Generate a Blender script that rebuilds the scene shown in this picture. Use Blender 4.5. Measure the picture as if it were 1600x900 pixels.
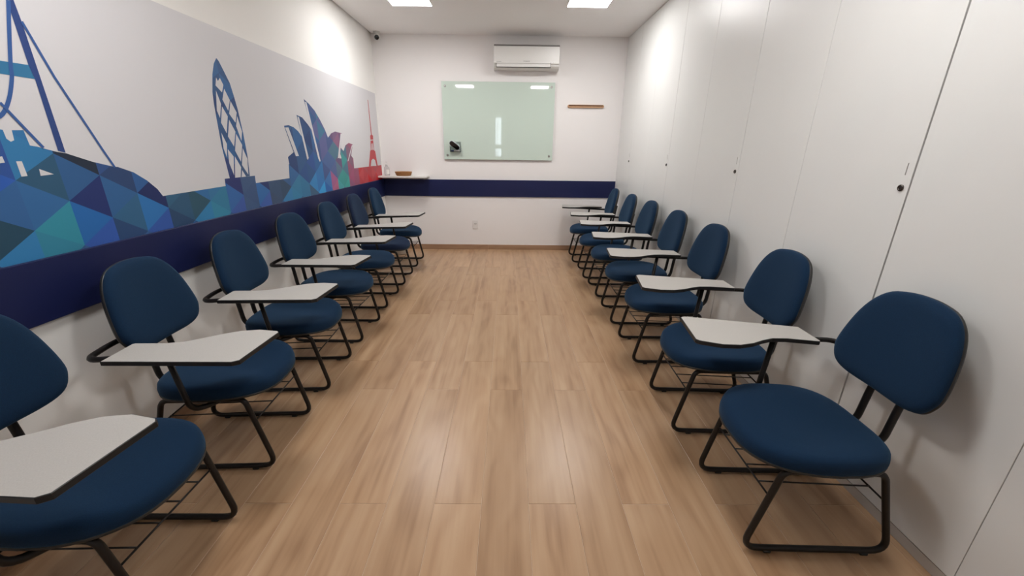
import bpy, bmesh, math, random
from mathutils import Vector, Matrix
from mathutils.geometry import tessellate_polygon

random.seed(7)
for o in list(bpy.data.objects):
    bpy.data.objects.remove(o)
scene = bpy.context.scene
COL = scene.collection

# ------------------------------------------------------------------ camera
cam_data = bpy.data.cameras.new('camera')
cam_data.sensor_fit = 'HORIZONTAL'
cam_data.sensor_width = 36.0
cam_data.lens = 624.7544 / 1600.0 * 36.0
cam_data.clip_start = 0.02
camera = bpy.data.objects.new('camera', cam_data)
COL.objects.link(camera)
PITCH, YAW, ROLL, CAM_H = 0.3336, 0.0106, 0.0119, 1.4240
_r = Vector((math.cos(YAW), -math.sin(YAW), 0))
_u = Vector((math.sin(PITCH) * math.sin(YAW), math.sin(PITCH) * math.cos(YAW), math.cos(PITCH)))
_f = Vector((math.cos(PITCH) * math.sin(YAW), math.cos(PITCH) * math.cos(YAW), -math.sin(PITCH)))
_r2 = _r * math.cos(ROLL) + _u * math.sin(ROLL)
_u2 = _u * math.cos(ROLL) - _r * math.sin(ROLL)
camera.matrix_world = Matrix(((_r2.x, _u2.x, -_f.x, 0), (_r2.y, _u2.y, -_f.y, 0),
                              (_r2.z, _u2.z, -_f.z, CAM_H), (0, 0, 0, 1)))
scene.camera = camera

# ------------------------------------------------------------------ world, exposure
world = bpy.data.worlds.new('daylight')
scene.world = world
world.use_nodes = True
bg = world.node_tree.nodes['Background']
bg.inputs['Color'].default_value = (0.80, 0.90, 1.0, 1)
bg.inputs['Strength'].default_value = 7.0
scene.view_settings.view_transform = 'Standard'
scene.view_settings.look = 'None'
scene.view_settings.gamma = 1.0
scene.view_settings.use_curve_mapping = False
scene.view_settings.exposure = 0.0
PANEL_STRENGTH = 43.0          # ceiling LED panels
PANEL_COLOR = (1.0, 0.98, 0.965)

# ------------------------------------------------------------------ room dimensions (metres)
D = 5.889           # back wall
XL = -1.7825        # left wall
XR = 1.5226         # cabinet fronts
H = 2.80            # ceiling
YR = -1.60          # rear wall, behind the camera

# ------------------------------------------------------------------ materials
def lin(c):
    return tuple(((v / 255) / 12.92 if v / 255 <= 0.04045 else ((v / 255 + 0.055) / 1.055) ** 2.4) for v in c)

def mat(name, rgb, rough=0.5, spec=0.5, metal=0.0, **kw):
    m = bpy.data.materials.new(name)
    m.use_nodes = True
    b = m.node_tree.nodes['Principled BSDF']
    b.inputs['Base Color'].default_value = (*rgb, 1)
    b.inputs['Roughness'].default_value = rough
    b.inputs['Specular IOR Level'].default_value = spec
    b.inputs['Metallic'].default_value = metal
    for k, v in kw.items():
        b.inputs[k.replace('_', ' ')].default_value = v
    return m

def noise_var(m, scale, amount, bump=0.0, bump_scale=None, stretch=(1, 1, 1), detail=4):
    """mottle a material's colour a little and give it fine relief"""
    nt = m.node_tree
    b = nt.nodes['Principled BSDF']
    tc = nt.nodes.new('ShaderNodeTexCoord')
    mp = nt.nodes.new('ShaderNodeMapping')
    mp.inputs['Scale'].default_value = stretch
    nz = nt.nodes.new('ShaderNodeTexNoise')
    nz.inputs['Scale'].default_value = scale
    nz.inputs['Detail'].default_value = detail
    nt.links.new(tc.outputs['Object'], mp.inputs['Vector'])
    nt.links.new(mp.outputs['Vector'], nz.inputs['Vector'])
    base = tuple(b.inputs['Base Color'].default_value)
    rp = nt.nodes.new('ShaderNodeValToRGB')
    rp.color_ramp.elements[0].position = 0.3
    rp.color_ramp.elements[1].position = 0.7
    rp.color_ramp.elements[0].color = tuple(c * (1 - amount) for c in base[:3]) + (1,)
    rp.color_ramp.elements[1].color = tuple(min(1, c * (1 + amount)) for c in base[:3]) + (1,)
    nt.links.new(nz.outputs['Fac'], rp.inputs['Fac'])
    nt.links.new(rp.outputs['Color'], b.inputs['Base Color'])
    if bump:
        n2 = nt.nodes.new('ShaderNodeTexNoise')
        n2.inputs['Scale'].default_value = bump_scale or scale
        n2.inputs['Detail'].default_value = 3
        nt.links.new(mp.outputs['Vector'], n2.inputs['Vector'])
        bp = nt.nodes.new('ShaderNodeBump')
        bp.inputs['Strength'].default_value = bump
        bp.inputs['Distance'].default_value = 0.002
        nt.links.new(n2.outputs['Fac'], bp.inputs['Height'])
        nt.links.new(bp.outputs['Normal'], b.inputs['Normal'])
    return m

def wood_mat(name, dark, mid, light, rough):
    m = bpy.data.materials.new(name)
    m.use_nodes = True
    nt = m.node_tree
    N, L = nt.nodes, nt.links
    b = N['Principled BSDF']
    tc = N.new('ShaderNodeTexCoord')
    oi = N.new('ShaderNodeObjectInfo')
    mul = N.new('ShaderNodeMath'); mul.operation = 'MULTIPLY'; mul.inputs[1].default_value = 37.0
    L.new(oi.outputs['Random'], mul.inputs[0])
    comb = N.new('ShaderNodeCombineXYZ')
    L.new(mul.outputs[0], comb.inputs['X']); L.new(mul.outputs[0], comb.inputs['Y'])
    add = N.new('ShaderNodeVectorMath'); add.operation = 'ADD'
    L.new(tc.outputs['Object'], add.inputs[0]); L.new(comb.outputs[0], add.inputs[1])
    # slow warp that bends the grain into flames around knots
    wp = N.new('ShaderNodeMapping'); wp.inputs['Scale'].default_value = (7, 1.9, 1)
    L.new(add.outputs[0], wp.inputs['Vector'])
    warp = N.new('ShaderNodeTexNoise'); warp.inputs['Scale'].default_value = 1.0; warp.inputs['Detail'].default_value = 1.5
    L.new(wp.outputs[0], warp.inputs['Vector'])
    # ring bands across the plank, displaced by the warp
    sep = N.new('ShaderNodeSeparateXYZ'); L.new(add.outputs[0], sep.inputs[0])
    m1 = N.new('ShaderNodeMath'); m1.operation = 'MULTIPLY'; m1.inputs[1].default_value = 16.0
    L.new(sep.outputs['X'], m1.inputs[0])
    m2 = N.new('ShaderNodeMath'); m2.operation = 'MULTIPLY_ADD'; m2.inputs[1].default_value = 9.0
    L.new(warp.outputs['Fac'], m2.inputs[0]); L.new(m1.outputs[0], m2.inputs[2])
    sn = N.new('ShaderNodeMath'); sn.operation = 'SINE'; 
    m3 = N.new('ShaderNodeMath'); m3.operation = 'MULTIPLY'; m3.inputs[1].default_value = 2.6
    L.new(m2.outputs[0], m3.inputs[0]); L.new(m3.outputs[0], sn.inputs[0])
    # fine streaks
    fp = N.new('ShaderNodeMapping'); fp.inputs['Scale'].default_value = (48, 1.6, 1)
    L.new(add.outputs[0], fp.inputs['Vector'])
    fine = N.new('ShaderNodeTexNoise'); fine.inputs['Scale'].default_value = 1.0; fine.inputs['Detail'].default_value = 5
    L.new(fp.outputs[0], fine.inputs['Vector'])
    bp_ = N.new('ShaderNodeMapping'); bp_.inputs['Scale'].default_value = (12, 0.8, 1)
    L.new(add.outputs[0], bp_.inputs['Vector'])
    broad = N.new('ShaderNodeTexNoise'); broad.inputs['Scale'].default_value = 1.0; broad.inputs['Detail'].default_value = 3
    L.new(bp_.outputs[0], broad.inputs['Vector'])
    # sum
    s1 = N.new('ShaderNodeMath'); s1.operation = 'MULTIPLY_ADD'; s1.inputs[1].default_value = 0.055
    L.new(sn.outputs[0], s1.inputs[0]); L.new(broad.outputs['Fac'], s1.inputs[2])
    s2 = N.new('ShaderNodeMath'); s2.operation = 'MULTIPLY_ADD'; s2.inputs[1].default_value = 0.34; s2.inputs[2].default_value = -0.17
    L.new(fine.outputs['Fac'], s2.inputs[0])
    s3 = N.new('ShaderNodeMath'); s3.operation = 'ADD'
    L.new(s1.outputs[0], s3.inputs[0]); L.new(s2.outputs[0], s3.inputs[1])
    rp = N.new('ShaderNodeValToRGB')
    e = rp.color_ramp.elements
    e[0].position = 0.26; e[0].color = (*dark, 1)
    e[1].position = 0.74; e[1].color = (*light, 1)
    x = e.new(0.46); x.color = (*mid, 1)
    L.new(s3.outputs[0], rp.inputs['Fac'])
    # plank to plank tone
    hv = N.new('ShaderNodeHueSaturation')
    tone = N.new('ShaderNodeMath'); tone.operation = 'MULTIPLY_ADD'; tone.inputs[1].default_value = 0.13; tone.inputs[2].default_value = 0.935
    L.new(oi.outputs['Random'], tone.inputs[0]); L.new(tone.outputs[0], hv.inputs['Value'])
    L.new(rp.outputs['Color'], hv.inputs['Color'])
    L.new(hv.outputs['Color'], b.inputs['Base Color'])
    rr = N.new('ShaderNodeMath'); rr.operation = 'MULTIPLY_ADD'; rr.inputs[1].default_value = 0.10; rr.inputs[2].default_value = rough - 0.05
    L.new(broad.outputs['Fac'], rr.inputs[0]); L.new(rr.outputs[0], b.inputs['Roughness'])
    b.inputs['Specular IOR Level'].default_value = 0.5
    bmp = N.new('ShaderNodeBump'); bmp.inputs['Strength'].default_value = 0.10; bmp.inputs['Distance'].default_value = 0.001
    L.new(fine.outputs['Fac'], bmp.inputs['Height']); L.new(bmp.outputs['Normal'], b.inputs['Normal'])
    return m

def emit_mat(name, rgb, strength):
    m = bpy.data.materials.new(name)
    m.use_nodes = True
    nt = m.node_tree
    nt.nodes.clear()
    e = nt.nodes.new('ShaderNodeEmission')
    e.inputs['Color'].default_value = (*rgb, 1)
    e.inputs['Strength'].default_value = strength
    o = nt.nodes.new('ShaderNodeOutputMaterial')
    nt.links.new(e.outputs[0], o.inputs['Surface'])
    return m

def print_mat(name):
    """flat printed colours, one per face"""
    m = mat(name, (0.2, 0.2, 0.2), 0.55, 0.35)
    nt = m.node_tree
    a = nt.nodes.new('ShaderNodeVertexColor')
    a.layer_name = 'print'
    nt.links.new(a.outputs['Color'], nt.nodes['Principled BSDF'].inputs['Base Color'])
    return m

def fabric_mat(name, rgb):
    m = mat(name, rgb, 0.92, 0.25, Sheen_Weight=0.17, Sheen_Roughness=0.4)
    m.node_tree.nodes['Principled BSDF'].inputs['Sheen Tint'].default_value = (0.25, 0.55, 0.85, 1)
    return noise_var(m, 420, 0.16, 0.35, 900, detail=2)

M = {}
M['wall'] = noise_var(mat('warm_white_wall_paint', (0.87, 0.845, 0.835), 0.75, 0.25), 1.3, 0.012, 0.08, 160)
M['wall_left'] = noise_var(mat('cream_wall_paint', (0.88, 0.87, 0.845), 0.75, 0.25), 1.3, 0.012, 0.08, 160)
M['ceiling'] = noise_var(mat('ceiling_plaster', (0.88, 0.865, 0.86), 0.85, 0.2), 0.9, 0.012)
M['door'] = noise_var(mat('white_laminate', (0.78, 0.785, 0.77), 0.36, 0.42), 2.0, 0.01)
M['gap'] = mat('cabinet_carcass', (0.42, 0.41, 0.40), 0.7, 0.2)
M['plinth'] = mat('plinth_laminate', (0.50, 0.46, 0.42), 0.5, 0.4)
M['navy'] = noise_var(mat('navy_painted_board', (0.0085, 0.0135, 0.070), 0.45, 0.35), 3, 0.05)
M['grout'] = noise_var(mat('pale_grout', (0.62, 0.48, 0.37), 0.85, 0.2), 40, 0.08)
M['plank'] = wood_mat('wood_look_tile', (0.335, 0.192, 0.103), (0.445, 0.277, 0.158), (0.525, 0.348, 0.210), 0.30)
M['skirting'] = wood_mat('wood_look_skirting', (0.26, 0.145, 0.085), (0.36, 0.215, 0.130), (0.43, 0.27, 0.17), 0.40)
M['fabric'] = fabric_mat('petrol_blue_weave', (0.0030, 0.0205, 0.055))
M['fabric_navy'] = fabric_mat('navy_blue_weave', (0.0075, 0.0155, 0.045))
M['metal'] = noise_var(mat('black_enamelled_steel', (0.009, 0.0075, 0.007), 0.40, 0.35), 60, 0.1)
M['shell'] = mat('black_plastic_shell', (0.018, 0.018, 0.018), 0.45, 0.45)
M['laminate'] = noise_var(mat('pale_grey_laminate', (0.47, 0.45, 0.42), 0.48, 0.4), 260, 0.05, detail=2)
M['edge'] = mat('black_edge_band', (0.012, 0.012, 0.012), 0.5, 0.4)
M['glassboard'] = mat('back_painted_green_glass', (0.60, 0.71, 0.635), 0.03, 0.5, Coat_Weight=0.6, Coat_Roughness=0.01)
M['glass_edge'] = mat('glass_edge', (0.25, 0.36, 0.30), 0.2, 0.5)
M['steel'] = mat('brushed_steel', (0.36, 0.35, 0.33), 0.35, 0.5, 0.9)
M['dark_steel'] = mat('dark_lock_steel', (0.11, 0.095, 0.085), 0.25, 0.5, 0.9)
M['white_plastic'] = mat('white_plastic', (0.70, 0.69, 0.67), 0.38, 0.45)
M['ac_body'] = mat('air_conditioner_plastic', (0.76, 0.75, 0.725), 0.32, 0.45)
M['grey_plastic'] = mat('grey_grille_plastic', (0.20, 0.185, 0.175), 0.5, 0.4)
M['dark_line'] = mat('dark_gap_plastic', (0.06, 0.055, 0.05), 0.6, 0.3)
M['shelf'] = mat('white_shelf_board', (0.80, 0.78, 0.74), 0.4, 0.4)
M['wicker'] = noise_var(mat('woven_wicker', (0.36, 0.17, 0.06), 0.7, 0.3), 60, 0.3, 0.6, 130, (1, 1, 2.5))
M['wood_rail'] = noise_var(mat('brown_wood', (0.56, 0.33, 0.19), 0.5, 0.35), 30, 0.12, stretch=(1, 8, 8))
M['wood_groove'] = noise_var(mat('dark_brown_wood', (0.13, 0.06, 0.028), 0.6, 0.3), 30, 0.12, stretch=(1, 8, 8))
M['acrylic'] = mat('clear_acrylic', (0.93, 0.96, 0.97), 0.05, 0.5, Transmission_Weight=1.0, IOR=1.2)
M['felt'] = noise_var(mat('dark_felt', (0.025, 0.019, 0.017), 0.95, 0.1), 200, 0.3, 0.5, 400)
M['eraser_body'] = mat('pale_eraser_plastic', (0.62, 0.65, 0.70), 0.4, 0.4)
M['marker_blue'] = mat('blue_marker_plastic', (0.02, 0.06, 0.22), 0.35, 0.5)
M['black_plastic'] = mat('glossy_black_plastic', (0.008, 0.008, 0.008), 0.12, 0.5)
M['bottle'] = mat('clear_bottle_plastic', (0.92, 0.91, 0.92), 0.08, 0.5, Transmission_Weight=0.85, IOR=1.25)
M['mural_bg'] = noise_var(mat('mural_pale_grey_print', (0.655, 0.650, 0.672), 0.5, 0.35), 1.2, 0.01)
M['print'] = print_mat('mural_colour_print')
M['diffuser'] = emit_mat('led_panel_light', PANEL_COLOR, PANEL_STRENGTH)
M['socket'] = mat('white_socket_plastic', (0.79, 0.77, 0.755), 0.4, 0.4)
M['bin'] = mat('white_bin_plastic', (0.60, 0.60, 0.58), 0.4, 0.4)
M['window_glass'] = mat('clear_window_glass', (1, 1, 1), 0.0, 0.5, Transmission_Weight=1.0, IOR=1.02)

# ------------------------------------------------------------------ mesh helpers
def link(name, me, parent=None, loc=None, rot=None):
    o = bpy.data.objects.new(name, me)
    COL.objects.link(o)
    if parent is not None:
        o.parent = parent
    if loc is not None:
        o.location = loc
    if rot is not None:
        o.rotation_euler = rot
    return o

def mesh(name, verts, faces, material, smooth=False):
    me = bpy.data.meshes.new(name)
    me.from_pydata([tuple(v) for v in verts], [], faces)
    me.materials.append(material)
    bm = bmesh.new(); bm.from_mesh(me)
    bmesh.ops.recalc_face_normals(bm, faces=bm.faces)
    bm.to_mesh(me); bm.free()
    if smooth:
        for p in me.polygons:
            p.use_smooth = True
    me.update()
    return me

def box_data(a, b):
    (x0, y0, z0), (x1, y1, z1) = a, b
    v = [(x0, y0, z0), (x1, y0, z0), (x1, y1, z0), (x0, y1, z0), (x0, y0, z1), (x1, y0, z1), (x1, y1, z1), (x0, y1, z1)]
    f = [(0, 3, 2, 1), (4, 5, 6, 7), (0, 1, 5, 4), (1, 2, 6, 5), (2, 3, 7, 6), (3, 0, 4, 7)]
    return v, f

def box(name, a, b, material, bevel=0.0, seg=2, smooth=False):
    v, f = box_data(a, b)
    me = bpy.data.meshes.new(name)
    bm = bmesh.new()
    vs = [bm.verts.new(p) for p in v]
    for q in f:
        bm.faces.new([vs[i] for i in q])
    if bevel:
        bmesh.ops.bevel(bm, geom=list(bm.edges), offset=bevel, segments=seg, profile=0.5, affect='EDGES')
    bmesh.ops.recalc_face_normals(bm, faces=bm.faces)
    bm.to_mesh(me); bm.free()
    me.materials.append(material)
    if smooth:
        for p in me.polygons:
            p.use_smooth = True
    return me

def boxes(name, lst, material):
    V, F = [], []
    for a, b in lst:
        v, f = box_data(a, b)
        n = len(V)
        V += v
        F += [tuple(i + n for i in q) for q in f]
    return mesh(name, V, F, material)

def fillet(pts, r, closed=False, n=5):
    """round the corners of a polyline"""
    pts = [Vector(p) for p in pts]
    out = []
    N = len(pts)
    for i, p in enumerate(pts):
        if not closed and i in (0, N - 1):
            out.append(p); continue
        a, b = pts[i - 1] - p, pts[(i + 1) % N] - p
        rr = r[i] if isinstance(r, (list, tuple)) else r
        t = min(rr, a.length * 0.48, b.length * 0.48)
        pa, pb = p + a.normalized() * t, p + b.normalized() * t
        for k in range(n + 1):
            s = k / n
            out.append(pa * (1 - s) ** 2 + p * 2 * s * (1 - s) + pb * s ** 2)
    return out

def tube_data(pts, r, seg=8, closed=False):
    pts = [Vector(p) for p in pts]
    N = len(pts)
    V, F = [], []
    ref = None
    for i, p in enumerate(pts):
        if closed:
            t = (pts[(i + 1) % N] - pts[i - 1]).normalized()
        else:
            t = (pts[min(i + 1, N - 1)] - pts[max(i - 1, 0)]).normalized()
        if ref is None:
            ref = Vector((0, 0, 1)).cross(t)
            if ref.length < 0.1:
                ref = Vector((0, 1, 0)).cross(t)
        n1 = (ref - t * ref.dot(t)).normalized()
        ref = n1
        n2 = t.cross(n1)
        for k in range(seg):
            a = 2 * math.pi * k / seg
            V.append(p + n1 * (r * math.cos(a)) + n2 * (r * math.sin(a)))
    rings = N if closed else N - 1
    for i in range(rings):
        j = (i + 1) % N
        for k in range(seg):
            l = (k + 1) % seg
            F.append((i * seg + k, i * seg + l, j * seg + l, j * seg + k))
    if not closed:
        F.append(tuple(range(seg - 1, -1, -1)))
        F.append(tuple((N - 1) * seg + k for k in range(seg)))
    return V, F

def tube(name, pts, r, material, seg=8, closed=False):
    V, F = tube_data(pts, r, seg, closed)
    return mesh(name, V, F, material, True)

def rings_mesh(name, rings, material, smooth=True, cap0=True, cap1=True):
    """loft closed rings of equal length"""
    n = len(rings[0])
    V = [p for r in rings for p in r]
    F = []
    for i in range(len(rings) - 1):
        for k in range(n):
            l = (k + 1) % n
            F.append((i * n + k, i * n + l, (i + 1) * n + l, (i + 1) * n + k))
    if cap0:
        F.append(tuple(range(n - 1, -1, -1)))
    if cap1:
        F.append(tuple((len(rings) - 1) * n + k for k in range(n)))
    return mesh(name, V, F, material, smooth)

def lathe(name, prof, material, seg=20, smooth=True, center=(0, 0)):
    rings = []
    for r, z in prof:
        rings.append([(center[0] + r * math.cos(2 * math.pi * k / seg), center[1] + r * math.sin(2 * math.pi * k / seg), z) for k in range(seg)])
    return rings_mesh(name, rings, material, smooth)

def catmull(pts, n=6):
    out = []
    N = len(pts)
    for i in range(N):
        p0, p1, p2, p3 = (Vector(pts[(i + k - 1) % N]) for k in range(4))
        for k in range(n):
            t = k / n
            out.append(0.5 * ((2 * p1) + (p2 - p0) * t + (2 * p0 - 5 * p1 + 4 * p2 - p3) * t ** 2 + (3 * p1 - p0 - 3 * p2 + p3) * t ** 3))
    return out

def tag(o, label, category=None, group=None, kind=None):
    o['label'] = label
    if category:
        o['category'] = category
    if group:
        o['group'] = group
    if kind:
        o['kind'] = kind
    return o

def thing(name, label, category, loc=(0, 0, 0), rz=0.0, group=None):
    o = link(name, None, None, loc, (0, 0, rz))
    o.empty_display_size = 0.1
    return tag(o, label, category, group)

def structure(name, me, label, category, parent=None):
    o = link(name, me, parent)
    if parent is None:
        tag(o, label, category, kind='structure')
    return o

# outlines of the printed mural on the wall plane: (along the wall, height) in metres
MURAL = {
    'base_top': [(1.516,1.47),(1.522,1.469),(1.523,1.44),(1.533,1.43),(1.545,1.435),(1.549,1.469),(1.586,1.471),(1.589,1.418),(1.615,1.413),(1.63,1.408),(1.678,1.394),(1.708,1.389),(1.804,1.354),(1.89,1.331),(1.914,1.328),(1.984,1.301),(2.045,1.259),(2.091,1.214),(2.112,1.178)],
    'leg': [(1.678,1.902),(1.703,1.91),(1.706,1.845),(1.706,1.391),(1.68,1.399),(1.685,1.653),(1.679,1.699),(1.68,1.863)],
    'beam': [(1.556,1.695),(1.593,1.697),(1.679,1.699),(1.685,1.653),(1.579,1.654),(1.542,1.654)],
    'cable_in': [(1.685,1.904),(1.622,1.699),(1.611,1.653),(1.581,1.584),(1.548,1.532),(1.523,1.51)],
    'cable_out': [(1.706,1.845),(1.758,1.672),(1.865,1.4),(1.896,1.327)],
    'rail': [(1.543,1.559),(1.557,1.535),(1.631,1.41)],
    'win': [[(1.526,1.363),(1.544,1.363),(1.545,1.311),(1.525,1.31)],[(1.591,1.334),(1.636,1.312),(1.588,1.309)],[(1.475,1.379),(1.49,1.381),(1.491,1.36),(1.468,1.357)]],
    'gherkin': [(2.759,1.928),(2.776,1.915),(2.795,1.884),(2.842,1.802),(2.859,1.722),(2.871,1.649),(2.879,1.508),(2.878,1.361),(2.861,1.231),(2.651,1.229),(2.639,1.417),(2.646,1.58),(2.651,1.669),(2.66,1.728),(2.693,1.829),(2.725,1.891)],
    'gherkin_holes': [[(2.72,1.816),(2.731,1.798),(2.754,1.819),(2.774,1.782),(2.747,1.737),(2.7,1.77)],[(2.774,1.762),(2.807,1.7),(2.771,1.635),(2.737,1.696)],[(2.812,1.696),(2.852,1.631),(2.82,1.568),(2.774,1.618)],[(2.85,1.61),(2.869,1.516),(2.844,1.457),(2.819,1.547)],[(2.694,1.742),(2.715,1.669),(2.679,1.586),(2.664,1.627)],[(2.719,1.656),(2.755,1.602),(2.711,1.5),(2.679,1.56)],[(2.761,1.582),(2.8,1.513),(2.757,1.421),(2.717,1.481)],[(2.803,1.5),(2.843,1.432),(2.796,1.326),(2.758,1.396)],[(2.842,1.412),(2.869,1.344),(2.847,1.241),(2.799,1.306)],[(2.662,1.502),(2.692,1.436),(2.666,1.356),(2.652,1.408)],[(2.69,1.406),(2.732,1.361),(2.699,1.245),(2.676,1.322)],[(2.744,1.361),(2.785,1.293),(2.76,1.228),(2.704,1.23)],[(2.79,1.274),(2.818,1.231),(2.77,1.229)]],
    'gherkin_base': [(2.601,1.23),(2.916,1.23),(2.912,1.176),(2.905,1.072),(2.587,1.087)],
    'strip_top': [(2.124,1.177),(2.585,1.186),(2.91,1.18),(3.37,1.183),(4.806,1.198),(5.845,1.197)],
    'opera': [(3.37,1.183),(3.392,1.291),(3.402,1.291),(3.398,1.346),(3.499,1.382),(3.415,1.58),(3.486,1.589),(3.563,1.577),(3.629,1.549),(3.679,1.51),(3.643,1.677),(3.735,1.663),(3.822,1.613),(3.888,1.564),(3.812,1.816),(3.899,1.786),(3.994,1.738),(4.085,1.662),(4.158,1.586),(4.206,1.513),(4.292,1.555),(4.395,1.577),(4.562,1.566),(4.491,1.421),(4.557,1.387),(4.623,1.445),(4.729,1.472),(4.844,1.457),(4.76,1.338),(4.813,1.306),(4.806,1.198),(4.739,1.078),(3.385,1.117)],
    'opera_white': [[(3.428,1.568),(3.48,1.571),(3.578,1.351),(3.526,1.35)],[(3.654,1.666),(3.68,1.661),(3.747,1.333),(3.724,1.316),(3.713,1.327)],[(3.826,1.797),(3.856,1.793),(3.972,1.303),(3.957,1.292),(3.931,1.323)],[(4.531,1.563),(4.56,1.561),(4.435,1.322),(4.38,1.316)],[(4.459,1.359),(4.477,1.314),(4.421,1.315)],[(4.814,1.45),(4.842,1.451),(4.662,1.284),(4.633,1.277)]],
    'eiffel': [(5.521,1.991),(5.539,1.993),(5.554,1.585),(5.6,1.573),(5.587,1.503),(5.593,1.39),(5.629,1.383),(5.676,1.196),(5.319,1.199),(5.42,1.377),(5.449,1.397),(5.477,1.501),(5.482,1.569),(5.522,1.584)],
    'eiffel_holes': [[(5.391,1.201),(5.435,1.269),(5.51,1.29),(5.588,1.269),(5.622,1.195)],[(5.496,1.474),(5.521,1.481),(5.494,1.397),(5.461,1.395)],[(5.543,1.481),(5.564,1.475),(5.572,1.397),(5.517,1.397)],[(5.48,1.522),(5.581,1.526),(5.582,1.515),(5.476,1.51)]],
}
# ------------------------------------------------------------------ the room
# floor: grout bed with separate wood-look planks, 0.2 x 1.206 m, staggered by columns
floor = structure('floor', box('floor', (XL, YR, -0.08), (XR + 0.46, D, -0.0016), M['grout']),
                  'wood look plank floor in warm brown', 'floor')
PW, PL = 0.20, 1.206
plank_cache = {}
def plank_mesh(w, l):
    key = (round(w, 3), round(l, 3))
    if key in plank_cache:
        return plank_cache[key]
    g = 0.0008
    x0, x1, y0, y1 = -w / 2 + g, w / 2 - g, -l / 2 + g, l / 2 - g
    b = 0.0012
    V = [(x0, y0, -0.006), (x1, y0, -0.006), (x1, y1, -0.006), (x0, y1, -0.006),
         (x0, y0, -0.0008), (x1, y0, -0.0008), (x1, y1, -0.0008), (x0, y1, -0.0008),
         (x0 + b, y0 + b, 0), (x1 - b, y0 + b, 0), (x1 - b, y1 - b, 0), (x0 + b, y1 - b, 0)]
    F = [(8, 9, 10, 11)]
    for i in range(4):
        j = (i + 1) % 4
        F += [(i, j, j + 4, i + 4), (i + 4, j + 4, j + 8, i + 8)]
    plank_cache[key] = mesh('plank', V, F, M['plank'])
    return plank_cache[key]
FX0, FX1, FY0, FY1 = XL, XR + 0.012, YR, D
k0 = math.floor((FX0 + 0.105) / PW)
k1 = math.ceil((FX1 + 0.105) / PW)
for k in range(k0, k1):
    cx0, cx1 = max(FX0, -0.105 + k * PW), min(FX1, -0.105 + (k + 1) * PW)
    if cx1 - cx0 < 0.01:
        continue
    start = 1.306 if k % 2 else 2.16
    j0 = math.floor((FY0 - start) / PL)
    j1 = math.ceil((FY1 - start) / PL)
    for j in range(j0, j1):
        cy0, cy1 = max(FY0, start + j * PL), min(FY1, start + (j + 1) * PL)
        if cy1 - cy0 < 0.01:
            continue
        link('plank', plank_mesh(cx1 - cx0, cy1 - cy0), floor, ((cx0 + cx1) / 2, (cy0 + cy1) / 2, 0))

structure('wall_back', box('wall_back', (XL - 0.1, D, -0.08), (XR + 0.56, D + 0.12, H + 0.12), M['wall']),
          'white back wall with a navy rail', 'wall')
structure('wall_left', box('wall_left', (XL - 0.12, YR - 0.1, -0.08), (XL, D, H + 0.12), M['wall_left']),
          'cream left wall carrying the city mural', 'wall')
structure('wall_right', boxes('wall_right', [((XR + 0.46, YR - 0.1, -0.08), (XR + 0.56, D, H + 0.12)),
                                             ((XR, YR, 0.0), (XR + 0.46, -0.28, H))], M['wall']),
          'white wall behind the built in cabinets', 'wall')
# rear wall, behind the camera, with one narrow bright window
WX0, WX1, WZ0, WZ1 = -0.445, -0.235, 1.20, 2.36
structure('wall_rear', boxes('wall_rear', [((XL, YR - 0.12, -0.08), (WX0, YR, H + 0.12)), ((WX1, YR - 0.12, -0.08), (XR + 0.46, YR, H + 0.12)),
                                           ((WX0, YR - 0.12, -0.08), (WX1, YR, WZ0)), ((WX0, YR - 0.12, WZ1), (WX1, YR, H + 0.12))], M['wall']),
          'white wall behind the viewer with a narrow window', 'wall')
win = structure('window_1', boxes('window_1', [((WX0, YR - 0.09, WZ0), (WX0 + 0.015, YR - 0.04, WZ1)), ((WX1 - 0.015, YR - 0.09, WZ0), (WX1, YR - 0.04, WZ1)),
                                               ((WX0 + 0.015, YR - 0.09, WZ0), (WX1 - 0.015, YR - 0.04, WZ0 + 0.015)), ((WX0 + 0.015, YR - 0.09, WZ1 - 0.015), (WX1 - 0.015, YR - 0.04, WZ1)),
                                               ((WX0 + 0.07, YR - 0.085, WZ0 + 0.015), (WX0 + 0.085, YR - 0.045, WZ1 - 0.015)),
                                               ((WX0 + 0.015, YR - 0.085, 1.44), (WX1 - 0.015, YR - 0.045, 1.56))], M['white_plastic']),
                'narrow window in the wall behind the viewer', 'window')
link('window_pane', box('window_pane', (WX0 + 0.015, YR - 0.067, WZ0 + 0.015), (WX1 - 0.015, YR - 0.063, WZ1 - 0.015), M['window_glass']), win)
# ceiling with a shadow gap along the left wall
structure('ceiling', boxes('ceiling', [((XL + 0.016, YR, H), (XR + 0.46, D, H + 0.03)), ((XL - 0.05, YR - 0.05, H + 0.03), (XR + 0.5, D + 0.05, H + 0.12))], M['ceiling']),
          'flat white plaster ceiling with a shadow gap', 'ceiling')

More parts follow.
